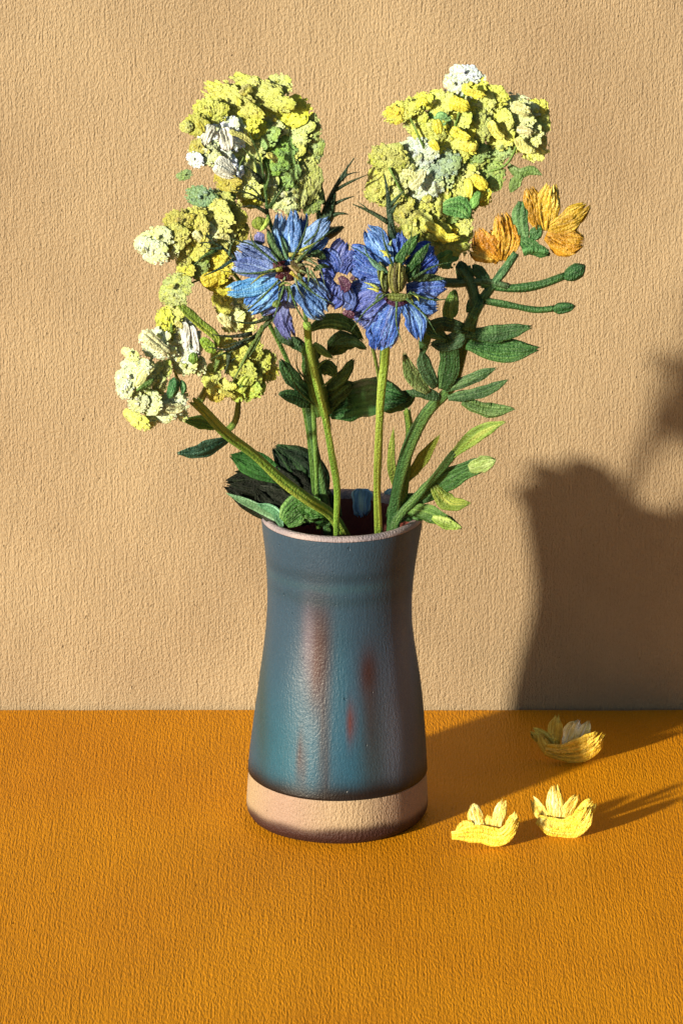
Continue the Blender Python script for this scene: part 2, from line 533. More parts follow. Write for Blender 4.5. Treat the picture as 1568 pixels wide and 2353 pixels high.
def floret_at(k, x, y, r, col, f, parent):
    px, py = fr(k, x, y)
    p = at(px, py, splay(px, f))
    o = bpy.data.objects.new('floret', random.choice(FLO))
    COL.objects.link(o)
    o.location = p
    s = r * FR[k][2] * U
    o.scale = (s, s * random.uniform(.35, .6), s)
    o.rotation_euler = (random.uniform(-.5, .25), random.uniform(0, 6.28), random.uniform(-.5, .4))
    o.color = (*np.clip(alb(col, 1.5) * random.uniform(.86, 1.14) * np.array([1, random.uniform(.98, 1.08), random.uniform(1.1, 1.7)]), .01, .8), 1)
    o.parent = parent
    o.matrix_parent_inverse = parent.matrix_basis.inverted()
    return o

def zones(k, rows, f, parent, dens=1.0, spread=20):
    for (cx, cy, rx, ry, col) in rows:
        n = max(2, int(round(dens * 5.2)))
        px, py = fr(k, cx, cy)
        o = bpy.data.objects.new('umbel', random.choice(UMB))
        COL.objects.link(o)
        o.location = at(px, py, splay(px, f) + random.uniform(-spread, spread * .3) * .6)
        o.scale = (rx * FR[k][2] * U * 1.48, (rx * ry) ** .5 * FR[k][2] * U * .5, ry * FR[k][2] * U * 1.48)
        o.rotation_euler = (random.uniform(-.35, .05), random.uniform(-.4, .4), random.uniform(-.75, -.15))
        o.color = (*np.clip(alb(col, 1.5) * random.uniform(.92, 1.08) * np.array([.95, 1.03, 1.45]), .01, .8), 1)
        o.parent = parent
        o.matrix_parent_inverse = parent.matrix_basis.inverted()
        n = max(1, int(n * .4))
        small = .34 * (rx * ry) ** .5
        a0 = random.uniform(0, 6.28)
        for q in range(n):
            a = a0 + q * 2.4
            d = ((q + .3) / n) ** .5 * .82
            floret_at(k, cx + rx * d * math.cos(a), cy + ry * d * math.sin(a), small * random.uniform(.7, 1.25), col,
                      f + random.uniform(-.2, .35) * spread + 6, parent)

# ================================================================== sprays of yellow-green flowers
GS = 'yellow green flower sprays in the vase'
F_SP = 560
foot_of = lambda px, py, f: at(px, py, f)
sp1 = thing('flower_spray', 'tall spray of lemon and white florets above the left blue flower', 'flower spray', foot_of(735, 1195, 40), GS)
zones(1, [(1000, 170, 150, 60, 'c8c05a'), (1130, 120, 60, 45, 'd5cf70'), (960, 105, 30, 24, 'd8cf70'), (820, 230, 130, 60, 'c9bd55'), (1190, 300, 90, 60, 'e8dc48'),
          (1110, 310, 70, 55, 'd9cf50'), (890, 340, 80, 70, 'ebde48'), (960, 400, 60, 40, 'e8dc48'), (680, 290, 70, 55, 'c5bd50'), (590, 380, 50, 45, 'b8ad45'), (520, 390, 26, 24, 'cfc668'),
          (730, 400, 90, 60, 'efebd0'), (760, 480, 90, 60, 'f0ecd4'), (830, 430, 60, 60, 'dedaa0'), (720, 550, 70, 45, 'dcd9a8'),
          (760, 620, 60, 45, 'f2efdc'), (810, 670, 60, 45, 'f0ecda'), (580, 605, 42, 32, 'efebd2'), (640, 560, 70, 50, 'd2cd88'), (590, 530, 40, 36, 'bfae50'),
          (1000, 450, 90, 60, '9aae5a'), (1090, 560, 95, 85, '7f9a45'), (1140, 660, 95, 80, '8ea350'), (1290, 490, 80, 80, 'a5ad60'),
          (1330, 400, 45, 55, 'b0b060'), (1200, 420, 100, 60, 'cfcf70'), (1060, 400, 70, 50, 'd2ce80'), (1330, 560, 46, 50, 'b3b462'), (1290, 650, 55, 60, 'b8b55a'),
          (1230, 730, 60, 70, 'c0bd60'), (1320, 760, 55, 80, 'a8a450'), (900, 580, 80, 60, 'c8c56a'), (890, 690, 70, 60, 'cdc978'),
          (900, 780, 90, 50, 'cfc868'), (960, 860, 60, 36, 'e4d748'), (790, 750, 55, 45, 'c4ad45'), (620, 845, 65, 42, '8aa065'),
          (760, 850, 60, 45, 'a9ae60'), (1150, 850, 75, 60, 'd0cc80'), (510, 705, 34, 20, '8f9f5a'), (1200, 540, 60, 60, 'c3bd58'), (980, 240, 70, 50, 'd8cf52'),
          (1330, 860, 50, 60, '8f9a4a'), (1240, 850, 50, 60, 'b9b560'), (1060, 780, 50, 60, 'c0c070'), (960, 680, 50, 70, 'd8d59a')],
      F_SP, sp1)
dabs('stem', 1, [([(1380, 3000), (1330, 2000), (1200, 1000), (1090, 600)], 36, '55752f', (30, F_SP - 90)),
                 ([(1150, 800), (1180, 600), (1200, 430)], 22, '6a8a3a', (F_SP - 90, F_SP - 60)),
                 ([(1110, 720), (960, 520), (800, 350)], 20, '6a8a3a', (F_SP - 90, F_SP - 60)),
                 ([(1130, 800), (1000, 700), (750, 830), (640, 850)], 18, '5f8040', (F_SP - 90, F_SP - 60))], 0, sp1, 'stem')
# raised ridges of thick petals
dabs('petal', 1, [([(800, 420), (900, 460), (970, 520)], 30, 'd8d27a', F_SP + 52), ([(590, 350), (620, 390), (640, 440)], 30, 'c9c050', F_SP + 50),
                  ([(1040, 570), (1090, 590), (1110, 630)], 34, 'd6cf62', F_SP + 52), ([(690, 380), (660, 450), (640, 520)], 60, 'f2efd8', F_SP + 50),
                  ([(720, 600), (770, 640), (850, 700)], 70, 'f2f0e0', F_SP + 50), ([(700, 650), (760, 690), (850, 720)], 50, 'ece8d4', F_SP + 50),
                  ([(760, 400), (780, 470), (800, 560)], 80, 'efebd4', F_SP + 45)], F_SP, sp1, 'stroke', thick=.06)

sp2 = thing('flower_spray', 'smaller spray of mustard and cream florets left of the blue flowers', 'flower spray', foot_of(728, 1190, 30), GS)
zones(1, [(330, 1120, 70, 50, 'd9d48a'), (300, 1190, 75, 50, 'e2dea0'), (400, 1180, 55, 50, 'dcd68a'), (470, 1010, 60, 50, 'b8a848'), (560, 1050, 80, 70, 'c4b44e'),
          (560, 980, 60, 40, 'c8bb52'), (700, 960, 110, 70, 'cbc060'), (800, 980, 75, 80, 'c4b850'), (640, 1090, 75, 45, 'ebe6a0'), (770, 1090, 55, 50, 'ddd688'),
          (850, 1070, 50, 80, 'b5a548'), (560, 1180, 75, 50, 'c5ba50'), (430, 1110, 75, 55, 'c8bb55'), (690, 1170, 70, 45, 'c9bd58'), (700, 1260, 95, 55, 'cdb83e'),
          (700, 1340, 85, 50, 'd2bc34'), (740, 1410, 80, 45, 'c8b435'), (520, 1320, 45, 32, 'c9bb48'), (500, 1250, 40, 40, 'b8b055'), (600, 1290, 45, 55, '9aa555'),
          (790, 1160, 50, 50, 'bfae48'), (470, 1420, 75, 50, 'b5b560'), (440, 1480, 60, 40, 'b9b868'), (760, 880, 50, 40, 'b5ae50')], F_SP + 20, sp2)
dabs('stem', 1, [([(1370, 2930), (1250, 2100), (950, 1500), (740, 1250), (560, 1120)], 34, '4f702f', (30, F_SP - 60)),
                 ([(740, 1250), (500, 1220), (340, 1170)], 18, '6a8538', (F_SP - 60, F_SP - 40)),
                 ([(800, 1330), (620, 1380), (470, 1440)], 18, '6a8538', (F_SP - 70, F_SP - 40))], 0, sp2, 'stem')
dabs('petal', 1, [([(570, 1070), (600, 1110), (650, 1130)], 46, 'ece8a6', F_SP + 45), ([(720, 1090), (770, 1100), (810, 1130)], 40, 'e2dc90', F_SP + 45),
                  ([(620, 1400), (720, 1360), (820, 1320)], 70, 'd0ba36', F_SP + 40)], F_SP, sp2, 'stroke', thick=.06)

sp3 = thing('flower_spray', 'low spray of pale cream and lime florets drooping over at far left', 'flower spray', foot_of(745, 1195, 60), GS)
zones(3, [(540, 190, 70, 70, 'b8b860'), (560, 260, 60, 60, 'b2b258'), (470, 380, 60, 60, 'd3cc4a'), (480, 460, 50, 50, 'd6cb44'), (540, 340, 60, 50, 'cfc860'),
          (390, 540, 90, 60, 'e2e0a0'), (430, 620, 80, 50, 'e0dda0'), (570, 470, 70, 80, 'e2de9c'), (640, 470, 60, 80, 'efecd8'), (690, 570, 55, 80, 'f1eee0'),
          (620, 640, 80, 60, 'e6e3b8'), (620, 730, 85, 60, 'd8d48a'), (730, 740, 60, 50, 'd9d388'), (200, 660, 50, 32, 'dfda88'), (240, 760, 85, 60, 'e2dfa0'), (180, 850, 75, 60, 'dedb9a'),
          (280, 860, 70, 60, 'd9d582'), (150, 930, 50, 55, 'd8d6a0'), (340, 800, 55, 65, 'ccc870'), (460, 780, 60, 55, 'c5c465'), (420, 880, 50, 50, 'c9c772'), (340, 1040, 90, 60, 'd9d58e'),
          (420, 1110, 90, 55, 'dfdb9a'), (530, 1050, 85, 65, 'e0dca0'), (250, 1180, 80, 40, 'd9cf62'), (330, 1200, 50, 36, 'e0d870'), (600, 1140, 40, 30, 'e5e08a'),
          (300, 950, 60, 45, 'd0cc80'), (260, 1040, 60, 50, 'cfc988'), (1040, 240, 95, 50, 'e8e294'), (930, 240, 50, 65, 'cfc04e'), (1000, 330, 90, 50, 'e6df90'), (1100, 330, 70, 50, 'e2da88'),
          (1120, 420, 70, 45, 'd8cf70'), (1010, 420, 70, 40, 'dbd376'), (960, 560, 55, 36, 'd0c050'), (1050, 640, 75, 50, 'c8c050'), (1150, 620, 70, 70, 'b8b548'), (1210, 720, 70, 70, 'bdb84a'),
          (1020, 740, 80, 55, 'c4be50'), (1100, 800, 80, 60, 'bdbb50'), (1200, 830, 70, 60, 'c0be45'), (1300, 790, 55, 50, 'c8bb48'), (1130, 910, 85, 50, 'b5c048'), (1040, 950, 60, 50, 'b9c04a'),
          (920, 920, 75, 50, 'd2c658'), (870, 980, 60, 36, 'c2a93c'), (1200, 910, 50, 60, 'bccb50'), (1110, 980, 50, 36, 'b0bb48'), (840, 830, 50, 60, 'c2bc58'), (900, 700, 50, 50, 'c5bd50'),
          (1290, 700, 45, 50, 'b9b350')], F_SP - 60, sp3)
dabs('petal', 3, [([(620, 400), (640, 520), (640, 640)], 60, 'f0ecdc', F_SP - 30), ([(680, 430), (710, 540), (740, 650)], 50, 'f4f1ea', F_SP - 28),
                  ([(550, 400), (590, 420), (620, 460)], 34, 'e9e08a', F_SP - 30), ([(300, 480), (400, 570), (520, 660)], 80, 'e6e3ae', F_SP - 35),
                  ([(380, 730), (300, 810), (230, 930)], 70, 'e0dc90', F_SP - 35), ([(480, 1080), (560, 1090), (640, 1060)], 70, 'e4e0a4', F_SP - 35),
                  ([(900, 950), (980, 970), (1060, 1020)], 30, 'd9cf62', F_SP - 35), ([(900, 340), (960, 400), (1000, 460)], 60, 'ece6a0', F_SP - 40),
                  ([(1060, 960), (1100, 890), (1150, 830)], 70, 'c0cc50', F_SP - 40), ([(1170, 960), (1210, 880), (1230, 800)], 55, 'c4ce55', F_SP - 40)], F_SP, sp3, 'stroke', thick=.06)
dabs('stem', 6, [([(860, 540), (790, 430), (700, 372), (560, 270), (430, 150), (290, 45), (210, -40), (130, -120)], 62, '5a8a34', (50, F_SP - 60), '9db048')], 0, sp3, 'stem', thick=.3)
dabs('stem', 3, [([(930, 1300), (1030, 1200), (1060, 1040), (1090, 900)], 62, '5a7a38', (260, F_SP - 30), '8fa64a'),
                 ([(720, 1080), (790, 960), (830, 850), (900, 700)], 70, '5f7a3f', (340, F_SP - 30), '93a95a'),
                 ([(640, 960), (560, 820), (540, 620), (520, 400)], 30, '6f8a3c', (360, F_SP - 30)),
                 ([(660, 980), (520, 980), (300, 930)], 34, '6f8a3c', (360, F_SP - 30))], 0, sp3, 'stem', thick=.35)
dabs('leaf', 3, [([(900, 1240), (760, 1200), (600, 1185)], 90, '5f8a3a', (270, 330), '8fb050'),
                 ([(970, 1340), (870, 1380), (750, 1430), (560, 1450)], 105, '3f6a50', (230, 300), '6f9a80')], 0, sp3, 'leaf')
dabs('leaf', 3, [([(580, 250), (740, 400), (890, 560), (860, 640)], 70, '7f9a3a', F_SP - 25, 'b0b84a'), ([(760, 530), (830, 600), (880, 650)], 80, '86a83a', F_SP - 24, 'a9c050')], 0, sp3, 'leaf')
dabs('bud', 3, [([(545, 840), (540, 930), (500, 1010)], 100, '3f7f45', F_SP - 15, '7db070'), ([(600, 860), (620, 930), (610, 980)], 60, '4f9050', F_SP - 15, '9cc48a'),
                ([(700, 640), (700, 740)], 85, '6d9535', F_SP - 20, 'a5c055'), ([(390, 850), (310, 910), (240, 950)], 50, '5f8038', F_SP - 24)], 0, sp3, 'blob')

F_RS = 500
sp4 = thing('flower_spray', 'large spray of lemon yellow florets above the right blue flower', 'flower spray', foot_of(830, 1190, 20), GS)
zones(2, [(720, 80, 60, 36, 'e6e3c8'), (660, 140, 50, 50, 'd4d0a4'), (760, 160, 60, 45, 'e8de52'), (890, 210, 60, 42, 'd9d152'), (790, 120, 40, 30, 'e6e3c4'), (680, 210, 55, 45, 'cfca88'),
          (820, 240, 60, 45, 'd0ca60'), (330, 310, 75, 40, 'c9c050'), (290, 330, 36, 36, 'd0b83c'), (460, 250, 45, 36, 'e0d54a'), (410, 310, 60, 50, 'ccc65a'), (420, 380, 60, 50, 'c0be68'),
          (560, 260, 70, 50, 'd2cb60'), (700, 280, 70, 42, 'ecdf4a'), (630, 280, 50, 45, 'e3d850'), (560, 345, 45, 26, '8aab60'), (550, 400, 45, 52, 'e8db48'), (640, 350, 90, 60, 'ccc860'),
          (480, 430, 70, 50, 'ccc65a'), (690, 440, 60, 50, 'eedd48'), (720, 510, 55, 45, 'eadb50'), (620, 460, 70, 60, 'c9c358'), (530, 510, 46, 46, 'e3d64c'), (780, 400, 70, 70, 'b8b658'),
          (790, 310, 52, 42, 'd9d274'), (840, 330, 40, 50, 'c9c25c'), (1040, 290, 80, 50, 'dcd88e'), (1150, 290, 45, 34, 'e0d350'), (920, 370, 65, 60, 'dcd360'), (930, 450, 60, 60, 'e2da66'), (1040, 380, 80, 70, 'd8d27e'),
          (1080, 460, 80, 60, 'e2da80'), (1130, 520, 60, 60, 'e0d66a'), (1150, 400, 50, 70, 'd4ca58'), (1000, 500, 50, 46, 'e4dc68'), (920, 540, 70, 42, 'a5b060'), (430, 560, 90, 65, 'cbcca2'), (540, 610, 90, 75, '94a072'),
          (420, 680, 75, 80, 'd2ce8c'), (460, 760, 80, 65, 'd4d4a0'), (250, 600, 75, 60, 'bdb455'), (200, 720, 65, 65, 'c9be58'), (290, 710, 65, 75, 'cfc670'), (160, 800, 42, 42, 'c6bb55'), (250, 820, 60, 45, 'bdb350'),
          (560, 700, 70, 65, 'aeb274'), (700, 610, 85, 50, 'b5b552'), (770, 560, 60, 42, '8f9f50'), (640, 570, 60, 45, 'bfba52'), (880, 620, 55, 60, 'a3ac50'), (870, 700, 55, 60, '9fae50'), (700, 710, 70, 50, 'dad06c'), (800, 760, 60, 60, 'f0df4c'),
          (820, 830, 45, 40, 'e6d64c'), (640, 800, 85, 70, 'cac35a'), (520, 860, 85, 70, 'c5be58'), (420, 880, 75, 65, 'beb550'), (730, 860, 50, 45, 'a9b555'), (600, 930, 70, 42, '9fb355'), (350, 930, 55, 50, 'b3a850'),
          (420, 970, 75, 55, 'cfc55a'), (520, 1020, 75, 50, 'd8cc55'), (630, 1050, 75, 46, 'eedd4c'), (700, 990, 45, 55, 'ccc45e'), (450, 1080, 65, 55, 'bdb84e'), (540, 1110, 60, 46, 'c5bd52'), (640, 1120, 70, 42, 'b9b650'),
          (590, 1200, 50, 42, '7a9f4a'), (370, 1040, 50, 46, 'c2b952'), (700, 1080, 45, 50, 'd2ca5c'), (330, 880, 50, 45, 'b9ad50'), (620, 650, 60, 60, 'a9ac58')], F_RS, sp4, dens=.72)
dabs('petal', 2, [([(720, 140), (720, 180), (780, 200), (850, 220)], 40, 'ecdf52', F_RS + 40), ([(620, 250), (680, 270), (750, 300)], 70, 'f0e24a', F_RS + 38), ([(630, 420), (700, 460), (760, 480)], 50, 'f2e24a', F_RS + 38),
                  ([(690, 500), (730, 530), (800, 520)], 50, 'eadb58', F_RS + 38), ([(540, 360), (550, 410), (560, 460)], 50, 'ecdf48', F_RS + 38), ([(500, 490), (530, 520), (550, 560)], 40, 'e8da4a', F_RS + 38),
                  ([(470, 1000), (540, 1030), (590, 1080), (690, 1070)], 50, 'f2e04c', F_RS + 40), ([(760, 710), (810, 750), (850, 800)], 60, 'f2e04a', F_RS + 38), ([(730, 720), (740, 790), (740, 850)], 40, 'e6d852', F_RS + 38),
                  ([(1030, 470), (1070, 530), (1150, 560)], 50, 'e8e080', F_RS + 38), ([(870, 370), (900, 440), (960, 490)], 44, 'e8de68', F_RS + 38), ([(1000, 270), (1060, 300), (1130, 330)], 60, 'e2de96', F_RS + 38),
                  ([(330, 680), (400, 700), (410, 770)], 40, 'dcd890', F_RS + 36), ([(380, 780), (430, 730), (470, 660)], 50, 'dcd8a0', F_RS + 36), ([(1030, 420), (1090, 430), (1130, 450)], 40, 'e6dea0', F_RS + 40), ([(420, 280), (460, 240), (490, 270)], 34, 'e8da48', F_RS + 38)], F_RS + 10, sp4, 'stroke', thick=.06)
dabs('leaf', 2, [([(580, 900), (680, 900), (750, 970)], 120, '5a9048', F_RS + 45, '8fb86a'), ([(800, 800), (770, 870), (740, 920)], 50, '6f9f4a', F_RS + 44), ([(540, 340), (580, 335), (610, 360)], 44, '7fae6a', F_RS + 44),
                 ([(980, 640), (1050, 690), (1110, 670), (1190, 705)], 56, '7a9a50', F_RS - 20, 'a3b878'), ([(1060, 690), (1020, 750), (990, 810)], 62, '7d9a50', F_RS - 20), ([(530, 1240), (590, 1200), (640, 1160)], 66, '6a9540', F_RS + 44)], 0, sp4, 'leaf')
dabs('stem', 2, [([(190, 2790), (190, 2200), (235, 1600), (330, 1250), (450, 1000), (600, 600)], 30, '4f702f', (20, F_RS - 280)), ([(500, 900), (800, 700), (960, 640), (1060, 450)], 22, '6a8538', (F_RS - 280, F_RS - 130)),
                 ([(560, 700), (640, 450), (720, 180)], 20, '6a8538', (F_RS - 280, F_RS - 130)), ([(470, 960), (330, 800), (250, 650)], 20, '6a8538', (F_RS - 280, F_RS - 130)), ([(560, 720), (450, 500), (380, 350)], 18, '6a8538', (F_RS - 280, F_RS - 130))], 0, sp4, 'stem')

# ================================================================== blue flowers
GB = 'blue flowers with feathery green bracts'
F_B = 650
b1 = thing('blue_flower', 'pale blue flower with lavender lower left petals and a dark red eye', 'flower', foot_of(772, 1195, 70), GB)
dabs('petal', 4, [([(490, 470), (455, 330), (445, 110)], 88, '6f92d2', (F_B + 10, F_B), 'b3c6ea'), ([(520, 460), (525, 300), (525, 95)], 90, '6a8fd6', (F_B + 14, F_B + 6), 'b9c9ec'),
                  ([(560, 450), (585, 300), (600, 120)], 56, '3f66b5', (F_B + 4, F_B - 8), '6f90d0'), ([(570, 440), (630, 270), (665, 175)], 56, '4f76c2', (F_B + 4, F_B - 6), '8fa8de'),
                  ([(560, 440), (660, 270), (775, 155)], 92, '8a9fd6', (F_B + 10, F_B), 'b9c4ea'), ([(590, 420), (690, 340), (760, 280)], 66, '4a72c0', (F_B + 4, F_B - 4), '7f9cd8'),
                  ([(440, 490), (300, 420), (155, 345)], 150, '8d92cc', (F_B + 14, F_B), 'c0c0e4'), ([(420, 520), (260, 480), (125, 455)], 110, '7f86cc', (F_B + 8, F_B), 'b3b8e6'),
                  ([(440, 560), (250, 610), (92, 635)], 96, '5a98d8', (F_B + 10, F_B), '9cc6ee'), ([(450, 570), (330, 660), (225, 760)], 150, '5584d2', (F_B + 16, F_B), '9fc0ee'),
                  ([(480, 600), (380, 720), (310, 790)], 90, '7a7cc6', (F_B + 8, F_B), 'aab0e0'), ([(480, 620), (450, 760), (520, 960)], 96, '7a70b2', (F_B + 6, F_B - 10), 'a59cd0'),
                  ([(540, 580), (620, 680), (745, 800)], 130, '6f8ed0', (F_B + 14, F_B), 'b9c9ea'), ([(580, 560), (670, 620), (760, 710)], 100, '6a7cc4', (F_B + 6, F_B - 6), '9fb2e0'),
                  ([(330, 330), (310, 290), (280, 255)], 60, '9a86c0', (F_B - 4, F_B - 8)), ([(430, 350), (400, 290), (395, 240)], 40, '9a88c2', (F_B - 4, F_B - 8)),
                  ([(540, 600), (520, 700), (560, 740)], 70, '7f88cc', (F_B + 8, F_B), 'b5bce6')], F_B, b1)
dabs('flower_eye', 4, [([(400, 450), (480, 520), (540, 560)], 90, '42161f', F_B + 20), ([(510, 440), (570, 480), (600, 540)], 76, '544420', F_B + 20, '7a7038'), ([(520, 400), (580, 410), (640, 430)], 50, '6f7040', F_B + 20, '9a9a58'),
                       ([(400, 450), (440, 455), (480, 440)], 30, '5c1426', F_B + 24), ([(410, 545), (440, 540), (465, 560)], 30, '5c1426', F_B + 24)], 0, b1, 'blob')
dabs('stamen', 4, [([(460, 490), (360, 510), (250, 592)], 34, '9a9a3a', (F_B + 40, F_B + 24), 'cfc862'), ([(510, 510), (560, 550), (605, 585)], 26, 'b8a63c', (F_B + 36, F_B + 24)),
                   ([(560, 380), (640, 340), (735, 285)], 26, 'a5ac48', (F_B + 34, F_B + 20), 'd6cf6a'), ([(500, 400), (560, 390), (640, 400)], 30, 'a8a450', (F_B + 34, F_B + 30)),
                   ([(540, 440), (620, 420), (690, 440)], 24, '7f8a4a', (F_B + 32, F_B + 24)), ([(600, 420), (690, 470), (740, 620)], 18, '6d7f58', (F_B + 30, F_B + 16)),
                   ([(620, 480), (630, 560), (600, 650)], 18, '657a50', (F_B + 30, F_B + 16)), ([(640, 500), (680, 560), (700, 610)], 20, '76885a', (F_B + 28, F_B + 16)),
                   ([(430, 600), (480, 580), (530, 600)], 22, '8a9a48', F_B + 30), ([(560, 470), (620, 460), (690, 500)], 20, '6a7048', (F_B + 34, F_B + 20)), ([(570, 500), (640, 530), (680, 590)], 18, '7f8a55', (F_B + 34, F_B + 18)), ([(550, 450), (600, 380), (650, 370)], 20, '8a9058', (F_B + 34, F_B + 22)), ([(560, 520), (610, 590), (660, 640)], 18, '667a50', (F_B + 32, F_B + 16)), ([(540, 540), (560, 610), (600, 680)], 16, '8a9a70', (F_B + 32, F_B + 18)), ([(480, 540), (440, 620), (430, 690)], 16, '7a9060', (F_B + 30, F_B + 18)), ([(490, 600), (500, 660), (485, 720)], 26, '6f8a55', (F_B + 30, F_B + 16))], 0, b1, 'thin')
dabs('bract', 4, [([(450, 470), (400, 350), (360, 220)], 50, '3f6035', (F_B + 22, F_B + 10), '6f9050'), ([(490, 430), (470, 330), (450, 270)], 34, '567a58', (F_B + 24, F_B + 10)),
                  ([(420, 440), (330, 380), (270, 300)], 70, '4a5f3a', (F_B + 14, F_B - 4)), ([(640, 400), (690, 390), (740, 430)], 50, '3f5c32', (F_B + 16, F_B)),
                  ([(660, 500), (720, 470), (770, 480)], 30, '52703f', (F_B + 16, F_B))], 0, b1, 'leaf')
dabs('bud', 4, [([(420, 690), (425, 745)], 66, '72853f', F_B + 26), ([(300, 150), (320, 240)], 105, '8a9a3c', F_B + 24, 'b5c458'), ([(365, 150), (355, 200), (310, 245)], 34, 'b5cf55', F_B + 44)], 0, b1, 'blob')
dab('stem', 5, [(288, -60), (300, 80), (340, 280), (390, 480), (430, 700), (462, 900), (457, 1100), (460, 1240)], 50, '77a03c', (F_B - 10, 75), b1, 'stem', col2='b4c85c', thick=.3)

b2 = thing('blue_flower', 'deep blue flower with a ribbed olive green seed head at its middle', 'flower', foot_of(868, 1195, 60), GB)
FB2 = F_B - 20
dabs('petal', 4, [([(1150, 470), (1090, 330), (990, 215)], 120, '5f84d0', (FB2 + 14, FB2), 'a9c0ea'), ([(1120, 450), (1040, 380), (985, 320)], 80, '3a5ab5', (FB2 + 8, FB2 - 4)),
                  ([(1210, 470), (1220, 350), (1220, 235)], 104, '3a55b2', (FB2 + 10, FB2), '6684cc'), ([(1270, 480), (1350, 400), (1440, 335)], 110, '3350b5', (FB2 + 8, FB2), '5a78c8'),
                  ([(1290, 540), (1390, 470), (1465, 400)], 130, '3854ba', (FB2 + 10, FB2), '5f7ccc'), ([(1110, 510), (1000, 430), (890, 355)], 120, '4562bb', (FB2 + 10, FB2), '7f96d6'),
                  ([(1090, 540), (960, 480), (860, 430)], 110, '4d63bb', (FB2 + 4, FB2 - 6), '7a8ad0'), ([(1260, 620), (1400, 610), (1535, 600)], 120, '5468bb', (FB2 + 8, FB2), '8a9cda'),
                  ([(1260, 680), (1380, 710), (1480, 725)], 120, '6683cc', (FB2 + 10, FB2), 'a3bae6'), ([(1270, 720), (1360, 780), (1430, 800)], 90, '5a7cca', (FB2 + 4, FB2 - 4), '90aade'),
                  ([(1200, 700), (1120, 840), (1060, 1010)], 170, '4468c2', (FB2 + 14, FB2 - 6), '8aa8e2'), ([(1190, 710), (1170, 850), (1130, 1010)], 90, '6f78c4', (FB2 + 18, FB2), 'a9aee2'),
                  ([(1240, 700), (1310, 800), (1350, 970)], 110, '5576cc', (FB2 + 16, FB2), 'a8bfea'), ([(1120, 820), (1080, 920), (1060, 1025)], 90, '2c4aa6', (FB2 + 2, FB2 - 8), '4a68bb'),
                  ([(1150, 640), (1030, 720), (900, 810)], 160, '5a5fb2', (FB2 + 10, FB2 - 4), '8a8ace'), ([(1120, 590), (1000, 620), (880, 660)], 120, '566abf', (FB2 + 8, FB2 - 4), '8094d2'),
                  ([(1120, 700), (1020, 770), (960, 870)], 130, '6068b8', (FB2 + 6, FB2 - 8), '8a8acc')], FB2, b2)
dab('seed_head', 4, [(1215, 450), (1205, 540), (1195, 655)], 130, '5f5c2c', FB2 + 30, b2, 'blob', col2='95954a', thick=.42)
dabs('rib', 4, [([(1160, 460), (1150, 560), (1165, 640)], 18, '9a9a4a', FB2 + 66), ([(1190, 450), (1182, 560), (1190, 650)], 18, '6a5f38', FB2 + 74), ([(1220, 450), (1215, 560), (1215, 650)], 18, 'a5a052', FB2 + 74),
                ([(1250, 470), (1245, 560), (1235, 640)], 16, '7f7f3c', FB2 + 64)], 0, b2, 'thin')
dabs('flower_eye', 4, [([(1120, 680), (1200, 705), (1290, 680)], 70, '4a2244', FB2 + 18), ([(1120, 660), (1200, 675), (1300, 665)], 56, '6f7a38', FB2 + 34, 'a0a84e'), ([(1090, 440), (1120, 560), (1120, 660)], 70, '56602f', FB2 + 18)], 0, b2, 'blob')
dabs('stamen', 4, [([(1110, 500), (1100, 570), (1120, 640)], 24, '8f9a4a', FB2 + 40), ([(1080, 500), (1085, 570)], 20, '7a8545', FB2 + 36), ([(1140, 400), (1110, 375), (1085, 370)], 30, 'cfc650', (FB2 + 36, FB2 + 24)),
                   ([(1160, 410), (1130, 400), (1110, 410)], 28, 'd8cf5a', (FB2 + 40, FB2 + 28)), ([(1250, 420), (1268, 408), (1290, 400)], 30, 'd8cf5a', (FB2 + 40, FB2 + 30)), ([(1085, 620), (1030, 590), (985, 575)], 28, 'bcc060', (FB2 + 36, FB2 + 22)),
                   ([(1085, 635), (1040, 620), (1005, 615)], 24, 'cfcb66', (FB2 + 36, FB2 + 22)), ([(1120, 520), (1040, 450), (985, 340)], 28, '7aa58c', (FB2 + 30, FB2 + 14)), ([(1130, 500), (1080, 470), (1030, 440)], 26, '6f9060', (FB2 + 30, FB2 + 18)),
                   ([(1300, 650), (1330, 665), (1345, 700)], 30, 'b0b050', FB2 + 26), ([(1150, 340), (1160, 320), (1170, 300)], 30, '9ab070', FB2 + 26), ([(1270, 650), (1300, 690), (1310, 720)], 24, '8a9a48', FB2 + 26)], 0, b2, 'thin')
dabs('bract', 4, [([(1190, 470), (1260, 370), (1360, 250)], 66, '33602b', (FB2 + 34, FB2 + 14), '5f8a45'), ([(1250, 520), (1330, 430), (1420, 315)], 56, '305c2a', (FB2 + 32, FB2 + 14), '5a8542'),
                  ([(1260, 570), (1310, 490), (1340, 410)], 80, '2b5426', (FB2 + 26, FB2 + 14)), ([(1110, 650), (1080, 690), (1070, 740)], 44, '4a6040', (FB2 + 14, FB2 + 4)),
                  ([(1300, 560), (1400, 545), (1520, 555)], 44, '4a5f35', (FB2 + 14, FB2 + 2))], 0, b2, 'leaf')
dab('stem', 5, [(748, 40), (740, 140), (718, 320), (702, 600), (690, 850), (698, 1100), (702, 1240)], 56, '86a03c', (FB2 - 10, 60), b2, 'stem', col2='b8c45c', thick=.3)

